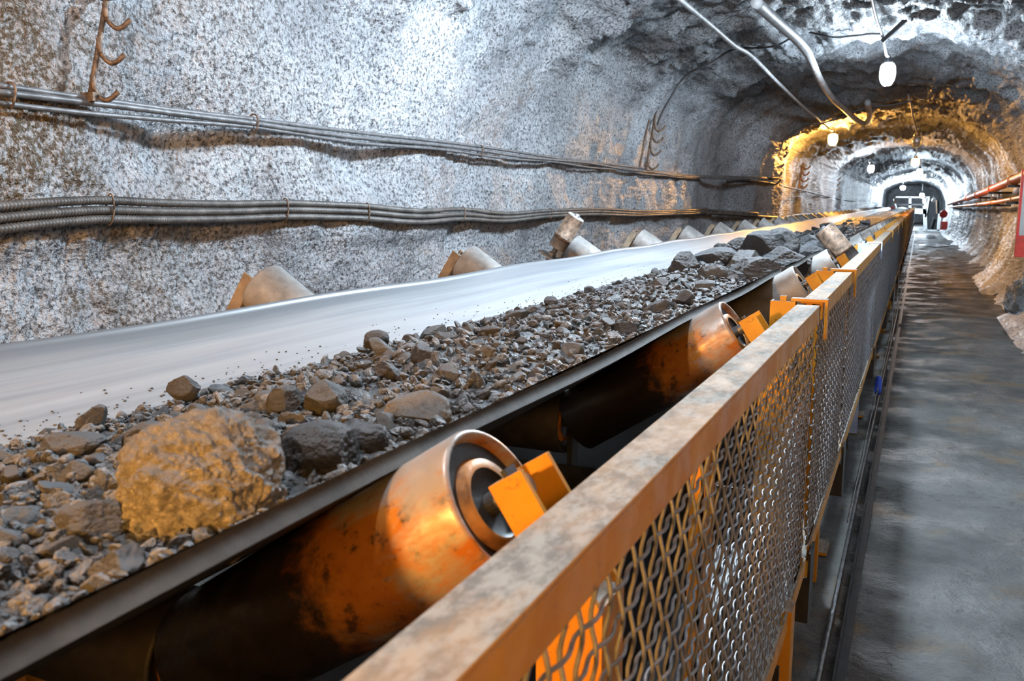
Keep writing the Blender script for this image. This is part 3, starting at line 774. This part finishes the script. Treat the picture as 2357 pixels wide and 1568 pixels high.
# ------------------------------------------------------------------ left wall: cables, conduits, hook racks
CABPX = [(-40, 208), (0, 213), (180, 236), (400, 262), (585, 280), (840, 312), (1130, 346), (1380, 377), (1560, 402), (1700, 411)]
cab_near = [at_x(u, v, -2.46) for u, v in CABPX]
ys_c = np.linspace(cab_near[0][1], cab_near[-1][1], 220)
zc = np.interp(ys_c, [q[1] for q in cab_near], [q[2] for q in cab_near])
xc = np.array([wall_x(y, z, 0.9) for y, z in zip(ys_c, zc)]); k_ = np.ones(31) / 31
xc = np.convolve(np.pad(xc, 15, 'edge'), k_, 'valid') + 0.03
for j, (dz, dx, r, nm, lb) in enumerate(((0.016, 0, .0095, 'steel_cable', 'topmost twisted steel cable of the bundle high on the rock wall'), (-0.006, .010, .011, 'steel_cable', 'middle thick grey cable of the bundle high on the rock wall'), (-0.028, 0.003, .0085, 'steel_cable', 'lowest thin cable of the bundle high on the rock wall'))):
    w = 0.006 * np.sin(ys_c * (1.7 + j) + j * 2); sc = np.clip(1.4 - ys_c * .06, 0.5, 1)
    pts = np.stack([xc + dx, ys_c, zc + (dz + w) * sc], -1)
    o = MB().tube(pts, r, 8).build(nm, M['strand'], None, True); tag(o, lb, 'cable', 'cable bundle high on the rock wall')
# the bundle's loose continuation on the far wall
far_c = [(1700, 411), (1760, 414), (1775, 420), (1800, 430), (1850, 441), (1900, 452), (1930, 457), (1980, 462), (2030, 466)]
pts = []
for u, v in far_c:
    q = at_x(u, v, -2.3); x = wall_x(q[1], q[2], 0.3) + 0.03; q = at_x(u, v, x); q[1] = min(q[1], 44); pts.append((wall_x(q[1], q[2], 0.3) + 0.03, q[1], q[2]))
tag(MB().tube(spline(pts, 60), .018, 8).build('slack_cable', M['cable_dark'], None, True), 'dark slack cable sagging along the far left wall past the orange lamp', 'cable')
for k, (u, v) in enumerate(((10, 212), (585, 278), (1120, 345), (1700, 411))):
    q = at_x(u, v, -2.46); x = np.interp(q[1], ys_c, xc); z = np.interp(q[1], ys_c, zc); a = np.linspace(0, 2 * PI, 16)
    tag(MB().tube(np.stack([x + .004 + .022 * np.cos(a), q[1] + 0.004 * np.sin(a * 2), z - .006 + .036 * np.sin(a)], -1), .0035, 6).build('wire_tie', M['rust'], None, True),
        ['wire tie on the cable bundle at the left edge', 'wire tie on the cable bundle, second from the left', 'wire tie on the cable bundle halfway along', 'wire tie on the cable bundle at the orange lit rim'][k], 'tie', 'wire ties on the cable bundle')
CONPX = [(-60, 506), (0, 501), (90, 492), (200, 484), (272, 482), (400, 486), (560, 487), (690, 484), (800, 487), (870, 490), (990, 499), (1100, 493), (1200, 500), (1290, 492), (1400, 488), (1500, 491), (1600, 489), (1660, 486), (1705, 495)]
con = [at_x(u, v, -2.44) for u, v in CONPX]
cy = np.linspace(con[0][1], con[-1][1], 1500)
cz = spline(con, 4000); o_ = np.argsort(cz[:, 1]); cz = np.interp(cy, cz[o_, 1], cz[o_, 2])
cx0 = np.array([wall_x(y, z, 0.35) for y, z in zip(cy[::10], cz[::10])]); cx0 = np.interp(cy, cy[::10], np.convolve(np.pad(cx0, 6, 'edge'), np.ones(13) / 13, 'valid')) + 0.024
for j in range(3):
    wob = 0.003 * np.sin(cy * 1.9 + j)
    sq = 1 - 0.35 * np.clip((cy - 3) / 4, 0, 1)
    near = cy < 4.2
    rad = 0.0135 + np.where(near, 0.0011, 0.0) * np.sin(2 * PI * cy / 0.0125)
    yy_ = cy
    if True:   # corrugated near the camera: resample finely
        yn = np.concatenate([np.arange(cy[0], 4.2, 0.0031), np.linspace(4.2, cy[-1], 500)[1:]])
        xn = np.interp(yn, cy, cx0); zn = np.interp(yn, cy, cz + ((1 - j) * 0.032 * sq + wob))
        rn = 0.0140 + np.where(yn < 4.2, 0.0014, 0) * np.sign(np.sin(2 * PI * yn / 0.0125))
    o = MB().tube(np.stack([xn, yn, zn], -1), rn, 10).build('flexible_conduit', M['conduit'], None, True)
    tag(o, ['upper', 'middle', 'lower'][j] + ' of the three ribbed conduits strapped along the left wall', 'conduit', 'ribbed conduits on the left wall')
farp = [(1705, 495), (1750, 502), (1790, 506), (1822, 500), (1860, 494), (1900, 494), (1950, 493), (2010, 492)]
pts = []
for u, v in farp:
    q = at_x(u, v, -2.25); x = wall_x(q[1], q[2], 0.3) + 0.04; pts.append((x, min(q[1], 44), q[2]))
tag(MB().tube(spline(pts, 60), .03, 10).build('conduit_bundle', M['conduit'], None, True), 'bundled conduit continuing along the far left wall past the orange lit rim', 'conduit')
for k, u in enumerate((272, 690, 872, 1098, 1290, 1402, 1580, 1660)):
    q = at_x(u, 490, -2.44); y = q[1]; x = float(np.interp(y, cy, cx0)); z = float(np.interp(y, cy, cz)); a = np.linspace(0, 2 * PI, 18)
    tag(MB().tube(np.stack([x + .0195 * np.cos(a), y + .006 * np.sin(a), z + .052 * np.sin(a) * (1 - .3 * min(max((y - 3) / 4, 0), 1))], -1), .003, 6).build('conduit_tie', M['rust'], None, True),
        f'{ORD[k]} wire tie from the left on the ribbed conduits', 'tie', 'wire ties on the ribbed conduits')

def hook_rack(p_top, p_bot, hooks, r, size, label, double=False):
    """p_top, p_bot, hooks in picture coordinates traced on the wall; size: hook reach in metres"""
    q = at_x(*p_bot, -2.45); x = wall_x(q[1], q[2], 0.15) + 0.05
    A, B = at_x(*p_top, x), at_x(*p_bot, x)
    t = thing('hook_rack', tuple(B), label, 'hook rack', 'cable hook racks on the left wall')
    d = (A - B)
    b = MB().tube([np.zeros(3), d * .5, d], r, 8)
    if double: b.tube([np.array([-.03, -double, .0]), d * .5 + np.array([-.03, -double, 0]), d + np.array([-.03, -double * .4, 0])], r * .8, 8)
    b.build('rod', M['rust'], t, True)
    for f in (.98, .05): MB().xbox(d * f, (.025, 0, 0), (0, r * 1.2, 0), (0, 0, r * 1.6)).build('wall_stud', M['rust'], t)
    for f in hooks:
        o = d * f; a = np.linspace(-0.1, 1.0, 12)
        pts = [o + np.array([0.008, 0, size * .5])] + [o + np.array([.012 + size * .75 * (0.5 - 0.5 * math.cos(PI * s * 0.75)) , size * .55 * s * (s > 0) , -size * .42 * math.sin(PI * min(max(s, 0), 1) * 0.78) + size * .45 * max(s - .5, 0)]) for s in a]
        MB().tube(spline(pts, 26), r * .95, 8).build('hook', M['rust'], t, True)
    return t
hook_rack((247, -15), (205, 236), [0.12, 0.46, 0.78], .0085, 0.085, 'rusty hook rack at the top left with three J hooks above the cables')
hook_rack((1512, 243), (1487, 388), [0.08, 0.30, 0.50, 0.68], .012, 0.14, 'dark four hook rack in the middle of the left wall beside a thin wire', 0.12)
hook_rack((1795, 305), (1771, 412), [0.0, 0.15, 0.33, 0.52, 0.70], .016, 0.22, 'hook rack on the orange lit rim of the left wall')
hook_rack((1853, 352), (1838, 432), [0.1, 0.28, 0.46, 0.64], .018, 0.22, 'dim hook rack on the shaded wall just past the orange lit rim')
hook_rack((1922, 392), (1919, 438), [0.15, 0.4, 0.65], .020, 0.22, 'far hook rack on the bright white patch of the left wall')

# ------------------------------------------------------------------ lamps
def lamp(name, loc, cord_pts, col, strength, label, r=0.058, lit=True, cap='dark_steel'):
    t = thing(name, loc, label, 'lamp', 'lamps hung from the tunnel roof')
    mt = m_glow('lamp_glow', col, strength) if lit else M['glass']
    MB().lathe([(-.10, 0), (-.10, r * .55), (-.085, r * .85), (-.05, r), (.05, r), (.075, r * .8), (.085, r * .5)], (0,0,0), (0,0,1), 24).build('globe', mt, t, True)
    MB().lathe([(.083, r * .52), (.083, r * .72), (.10, r * .72), (.125, r * .55), (.15, r * .28), (.165, r * .25), (.165, 0)], (0,0,0), (0,0,1), 20).build('socket', M[cap], t, True)
    g = MB()
    for k in range(6):
        a = k * PI / 3; g.tube(spline([(r * .75 * math.cos(a), r * .75 * math.sin(a), .09), (r * 1.15 * math.cos(a), r * 1.15 * math.sin(a), .05), (r * 1.15 * math.cos(a), r * 1.15 * math.sin(a), -.05), (r * .6 * math.cos(a), r * .6 * math.sin(a), -.112), (0, 0, -.118)], 14), .002, 5)
    a = np.linspace(0, 2 * PI, 20)
    for z in (.04, -.04): g.tube(np.stack([r * 1.16 * np.cos(a), r * 1.16 * np.sin(a), 0 * a + z], -1), .002, 5)
    g.build('cage', M['steel'], t, True)
    if cord_pts is not None:
        MB().tube(spline([(0, 0, .15)] + [tuple(np.array(p) - np.array(loc)) for p in cord_pts], 30), .012, 8).build('cord', M['cable'], t, True)
    return t
WHITE = (0.72, 0.87, 1.0); WARM = (1.0, 0.46, 0.09)
P1 = at_z(2043, 168, 1.20); P2 = at_z(1917, 320, 1.14)
def zpts(lst): return [tuple(at_z(u, v, z)) for u, v, z in lst]
lamp('cage_lamp', tuple(P1), zpts([(2040, 125, 1.34), (2032, 85, 1.42), (2018, 45, 1.42), (2005, -10, 1.40), (1995, -60, 1.42)]), WHITE, 850, 'blazing white cage lamp hung from the roof, the nearest in view')
lamp('cage_lamp', tuple(P2), zpts([(1911, 299, 1.22), (1898, 287, 1.26), (1890, 283, 1.28)]), WARM, 2300, 'bright orange cage lamp hanging by the left wall rim', 0.07)
P3 = at_z(2110, 325, 1.0)
lamp('unlit_lantern', tuple(P3), zpts([(2112, 308, 1.10), (2103, 275, 1.22), (2097, 240, 1.38), (2090, 217, 1.5)]), WHITE, 0, 'unlit glass lantern on a long cord below the roof arch', 0.075, False, 'steel')
P4 = at_z(2107, 373, 1.03)
lamp('cage_lamp', tuple(P4), zpts([(2108, 360, 1.16), (2110, 345, 1.33), (2109, 338, 1.48)]), WARM, 300, 'small orange lamp in the middle of the roof, below the unlit lantern', 0.085)
P5 = at_z(2005, 388, 0.90)
lamp('cage_lamp', tuple(P5), zpts([(2004, 378, 1.02), (1998, 370, 1.12), (1992, 369, 1.2)]), WHITE, 500, 'white starry lamp near the left wall, beyond the orange lamp', 0.07)
P6 = at_z(2117, 395, 1.0)
lamp('cage_lamp', tuple(P6), [(P6[0], P6[1], 1.3), (P6[0], P6[1] + .1, 1.55)], WHITE, 450, 'white lamp under the roof just below the small orange lamp', 0.08)
P7 = at_y(2078, 432, 52.0)
lamp('cage_lamp', tuple(P7), [(P7[0], 52.0, P7[2] + .3)], WHITE, 3500, 'glaring white lamp by the roof at the far end of the tunnel', 0.11)
P8 = at_y(2122, 450, 42.0)
lamp('cage_lamp', tuple(P8), [(P8[0], 42.0, P8[2] + .5)], WHITE, 1500, 'white lamp hanging at the gantry, lowest of the far lamps', 0.08)
# lamps of the same row just outside the frame, above and behind the camera, with one added fill lamp
lamp('cage_lamp', (-0.50, 4.1, 1.28), [(-0.52, 4.1, 1.5)], WHITE, 2700, 'white cage lamp above the near stretch of belt, just over the top of the view')
lamp('cage_lamp', (-0.60, 0.7, 1.36), [(-0.62, 0.7, 1.55)], WHITE, 620, 'added white fill lamp above the near belt end, out of view')  # added to brighten the near belt and the rock tops
lamp('cage_lamp', (-0.72, -2.0, 0.26), [(-.72, -2.0, 1.45)], WARM, 2500, 'orange cage lamp behind the viewer, above the belt')

lamp('cage_lamp', (0.60, -1.3, 0.45), [(.60, -1.3, 1.4)], WARM, 320, 'orange cage lamp over the walkway behind the viewer, by the right wall')

# ------------------------------------------------------------------ roof cables
def roof_cable(name, lst, r, mat, label, n=60):
    return tag(MB().tube(spline(zpts(lst), n), r, 8).build(name, M[mat], None, True), label, 'cable')
roof_cable('roof_cable', [(1540, -20, 1.28), (1575, 8, 1.28), (1640, 62, 1.27), (1690, 105, 1.27), (1730, 130, 1.27), (1790, 190, 1.26), (1840, 238, 1.23), (1862, 257, 1.20), (1880, 270, 1.20), (1892, 283, 1.20)], .018, 'cable', 'pale grey roof cable running to the orange lamp')
roof_cable('roof_cable_bundle', [(1740, 5, 1.36), (1772, 35, 1.36), (1800, 60, 1.35), (1838, 95, 1.35), (1862, 128, 1.34), (1888, 185, 1.32), (1915, 225, 1.30), (1945, 252, 1.27), (1970, 275, 1.25), (1992, 284, 1.24), (2002, 265, 1.28), (1997, 235, 1.34)], .040, 'cable', 'thick grey cable bundle sagging under the roof and curling at its end', 70)
def on_roof(y, a, b, n, off):
    i0 = SARC[np.argmin(np.hypot(PF[:,0] - a[0], PF[:,1] - a[1]))]; i1 = SARC[np.argmin(np.hypot(PF[:,0] - b[0], PF[:,1] - b[1]))]
    sv = np.linspace(i0, i1, n); p = shell(sv, np.array([y]))[:, 0]
    tg = np.gradient(p, axis=0); tg /= np.linalg.norm(tg, axis=1)[:, None]
    k = np.ones(7) / 7; nn = np.stack([tg[:, 2], 0 * tg[:, 0], -tg[:, 0]], -1)
    p = p + nn * off
    return np.stack([np.convolve(np.pad(p[:, c], 3, 'edge'), k, 'valid') for c in range(3)], -1)
tag(MB().tube(on_roof(8.9, (-2.5, .75), (-.38, 1.6), 60, .05), .010, 6).build('crossing_cable', M['cable_dark'], None, True), 'thin dark cable crossing the roof from the hook rack to the white lamp', 'cable')
tag(MB().tube(on_roof(13.9, (-2.45, .9), (-.15, 1.6), 60, .06), .012, 6).build('crossing_cable', M['cable_dark'], None, True), 'thin dark cable crossing the orange lit arch', 'cable')
q1 = at_z(2030, 82, 1.42)
tag(MB().xbox(q1 + np.array([.10, 0.1, .06]), (.10, .03, .10), (0, .025, 0), (-.012, 0, .012)).build('roof_bracket', M['dark_steel']), 'dark steel bracket holding the cord above the white lamp', 'bracket')

# ------------------------------------------------------------------ right wall: pipes, red panel
def wallpipe(name, px, X, r, mat, label):
    pts = [at_x(u, v, X) for u, v in px]; pts = np.array([p if p[1] < 41 else at_y(u, v, 41) for p, (u, v) in zip(pts, px)])
    t = thing(name, tuple(pts[0]), label, 'pipe', 'pipes on the right wall')
    MB().tube(spline(pts - pts[0], 40), r, 14).build('pipe_run', M[mat], t, True)
    for k, f in enumerate((0.10, 0.27, 0.42, 0.55, 0.66)):
        p = spline(pts - pts[0], 200)[int(f * 199)]; 
        MB().lathe([(-.03, r), (-.03, r * 1.22), (.03, r * 1.22), (.03, r)], p, (0, 1, 0), 16).build('coupling', M[mat], t, True)
    return t
wallpipe('water_pipe', [(2440, 370), (2357, 405), (2290, 433), (2240, 452), (2205, 463), (2182, 470)], 1.10, .062, 'pipe', 'thick orange pipe, upper of the two along the right wall')
wallpipe('air_pipe', [(2440, 432), (2357, 454), (2290, 466), (2240, 472), (2205, 475), (2184, 477)], 1.12, .036, 'pipe_y', 'thinner ochre pipe, lower of the two along the right wall')
for k, (y, lb) in enumerate(((13.2, 'nearest black bracket carrying the right wall pipes'), (16.6, 'second black bracket carrying the right wall pipes'), (21.5, 'third black bracket carrying the right wall pipes'))):
    z1 = float(at_x(2290, 433, 1.1)[2]) ; zz1 = np.interp(y, [12.1, 16.5, 44], [.31, .24, -.08]); zz2 = np.interp(y, [12.5, 17.2, 44], [.06, .0, -.11])
    tag(MB().box(1.02, 1.36, y - .02, y + .02, zz1 - .10, zz1 - .066).box(1.02, 1.36, y - .02, y + .02, zz2 - .075, zz2 - .04).box(1.165, 1.185, y - .02, y + .02, zz2 - .06, zz1 - .08).build('pipe_bracket', M['dark_steel']), lb, 'bracket', 'pipe brackets on the right wall')
e0 = at_y(2352, 390, 11.6); e1 = at_y(2352, 592, 11.6)
t = thing('red_board', (e0[0], 11.6, e1[2]), 'red metal panel cut off by the right edge of the view', 'panel')
MB().box(0, .55, -.02, .02, 0, e0[2] - e1[2]).build('sheet', M['red'], t, bevel=.006)
MB().box(.028, .55, -.023, -.0195, .25, e0[2] - e1[2] - .08).build('worn_face', M['white_paint'], t)
MB().tube([(.30, .0, .62), (.30, .25, .62), (.36, .3, .62)], .012, 8).build('mounting_bar', M['dark_steel'], t)
# fallen stones on the walkway
for (u, v, s, lb) in ((2320, 697, .07, 'larger fallen stone on the lit walkway floor'), (2296, 683, .045, 'smaller fallen stone on the lit walkway floor')):
    q = at_z(u, v, -1.30)
    put_rock('fallen_stone', VAR[3], q[0], q[1], -1.30 + s * .4, s, (0, 0, .4), lb)
q = at_z(2357, 745, -1.30)
me = rock_mesh('bulge', 611, M['wall'], True, planes=14, aspect=(1, 1, 1), flat=.75, rough=.09)
put_rock('rock_outcrop', me, 1.27, 11.0, -1.02, (.28, .55, .42), (0, .1, .2), 'rough dark rock outcrop at the foot of the right wall below the red panel', 'rock')
# puddles
def puddle(c, rx, ry, seed, lb):
    a = np.linspace(0, 2 * PI, 48, endpoint=False); rr = 1 + .3 * vnoise(np.stack([np.cos(a) * 1.5, np.sin(a) * 1.5, 0 * a + seed], -1), seed)
    ring = np.stack([c[0] + rx * rr * np.cos(a), c[1] + ry * rr * np.sin(a), 0 * a - 1.283], -1)
    v = np.concatenate([ring, ring - (0, 0, .02)]); n = len(ring)
    b = MB().add(v, [tuple(range(n))] + [(i, n + i, n + (i + 1) % n, (i + 1) % n) for i in range(n)])
    tag(b.build('puddle', M['water']), lb, 'puddle', 'puddles on the walkway')
puddle(at_z(2150, 566, -1.3), .38, 1.1, 4, 'nearer gleaming puddle across the walkway floor')
puddle((0.25, 37.0), .42, 1.4, 9, 'farther gleaming puddle before the gantry')

# ------------------------------------------------------------------ far end: gantry with doorway
YG = 44.0
def gp(u, v): q = at_y(u, v, YG); return q[0], q[2]
g = thing('gantry', (0, YG, -1.30), 'pale steel gantry with a doorway standing across the far end of the tunnel', 'gantry')
def bar(u0, v0, u1, v1, w, name, mat='white_paint', dy=0.05):
    (xa, za), (xb, zb_) = gp(u0, v0), gp(u1, v1)
    A = np.array([xa, 0, za + 1.30]); B = np.array([xb, 0, zb_ + 1.30]); d = (B - A) / 2; n = np.array([-d[2], 0, d[0]]); n = n / np.linalg.norm(n) * w / 2
    return MB().xbox((A + B) / 2, n, (0, dy, 0), d).build(name, M[mat], g)
bar(2062, 453.5, 2140, 454.5, .07, 'top_beam')
bar(2066, 484.5, 2130, 487, .24, 'main_beam')
bar(2095, 454, 2094, 485, .10, 'post')
bar(2127.5, 454, 2130, 531, .16, 'post')
bar(2138, 455, 2130, 500, .08, 'diagonal_brace')
bar(2131, 530.5, 2163, 531, .08, 'door_sill')
bar(2163, 492, 2160, 531, .14, 'door_post')
bar(2155, 461, 2156, 492, .06, 'door_post', 'rust')
bar(2066, 471, 2127, 471, .08, 'hand_rail', 'dark_steel')
bar(2057, 458, 2066, 486, .06, 'diagonal_brace')
(xa, za), (xb, zb_) = gp(2131, 462), gp(2160, 530)
MB().box(xa, xb, .25, .30, zb_ + 1.30, za + 1.30).build('dark_doorway', M['black'], g)
bar(2149, 500, 2140, 529, .05, 'leaning_bar', 'dark_steel')
def card(u0, v0, u1, v1, y, mat, name, lb, cat, th=.10, group=None):
    q0 = at_y(u0, v0, y); q1 = at_y(u1, v1, y)
    return tag(MB().box(q0[0], q1[0], y - th / 2, y + th / 2, q1[2], q0[2]).build(name, M[mat]), lb, cat, group)
t = card(2165, 510, 2180, 529, 41.0, 'red', 'fire_cabinet', 'red fire cabinet standing low beside the doorway', 'cabinet', .25)
t = thing('wall_bag', tuple(at_y(2172, 492, 40.0)), 'bright red bag hanging where the pipes end', 'bag')
MB().lathe([(-.17, 0), (-.16, .08), (-.08, .15), (.04, .15), (.13, .07), (.16, .02), (.16, 0)], (0,0,0), (0,0,1), 18).build('sack', M['red'], t, True)
MB().tube([(-.05, -.02, .14), (-.05, -.04, .0), (-.04, -.05, -.6)], .014, 6).build('strap', M['white_paint'], t, True)
t = thing('warning_sign', tuple(at_y(2054.5, 483, 41.0)), 'red and white square sign left of the far belt end', 'sign')
MB().box(-.09, .09, -.01, .01, -.16, .14).build('board', M['white_paint'], t)
MB().box(-.08, .08, -.014, -.010, .02, .13).build('red_field', M['red'], t)
card(2058, 457, 2062, 469, 42.0, 'rust', 'notice_sign', 'narrow faded notice above the red and white sign', 'sign', .03)
t = thing('hanging_floodlight', tuple(at_y(2149, 460, 41.5)), 'small white housing on a hook above the doorway', 'lamp')
MB().lathe([(-.10, 0), (-.09, .05), (0, .07), (.08, .05), (.10, 0)], (0,0,0), (.4, -.3, 1), 14).build('housing', M['white_paint'], t, True)
MB().tube([(0, 0, .08), (-.02, 0, .18), (.02, 0, .24)], .012, 6).build('hook', M['steel'], t, True)

# ------------------------------------------------------------------ raise everything by the lens height; camera
for o in scn.objects:
    if o.parent is None: o.location.z += CAM_H
cam = bpy.data.cameras.new('camera'); co = bpy.data.objects.new('camera', cam); COL.objects.link(co)
cam.sensor_width = 36; cam.lens = FPX / W * 36; cam.clip_start = 0.02; cam.clip_end = 200
co.matrix_world = Matrix(((*RC[0], 0), (*RC[1], 0), (*RC[2], CAM_H), (0, 0, 0, 1)))
cam.dof.use_dof = True; cam.dof.focus_distance = 2.2; cam.dof.aperture_fstop = 11.0
scn.camera = co
w = bpy.data.worlds.new('world'); scn.world = w; w.use_nodes = True
w.node_tree.nodes['Background'].inputs[0].default_value = (0, 0, 0, 1)
scn.view_settings.view_transform = 'Standard'; scn.view_settings.look = 'None'
scn.view_settings.gamma = 1.0; scn.view_settings.use_curve_mapping = False; scn.view_settings.exposure = 0.0
c = scn.cycles
c.use_denoising = True; c.use_adaptive_sampling = True; c.adaptive_threshold = 0.1; c.adaptive_min_samples = 16; c.max_bounces = 8; c.diffuse_bounces = 2; c.glossy_bounces = 3; c.transmission_bounces = 4
c.sample_clamp_indirect = 6.0; c.caustics_reflective = False; c.caustics_refractive = False
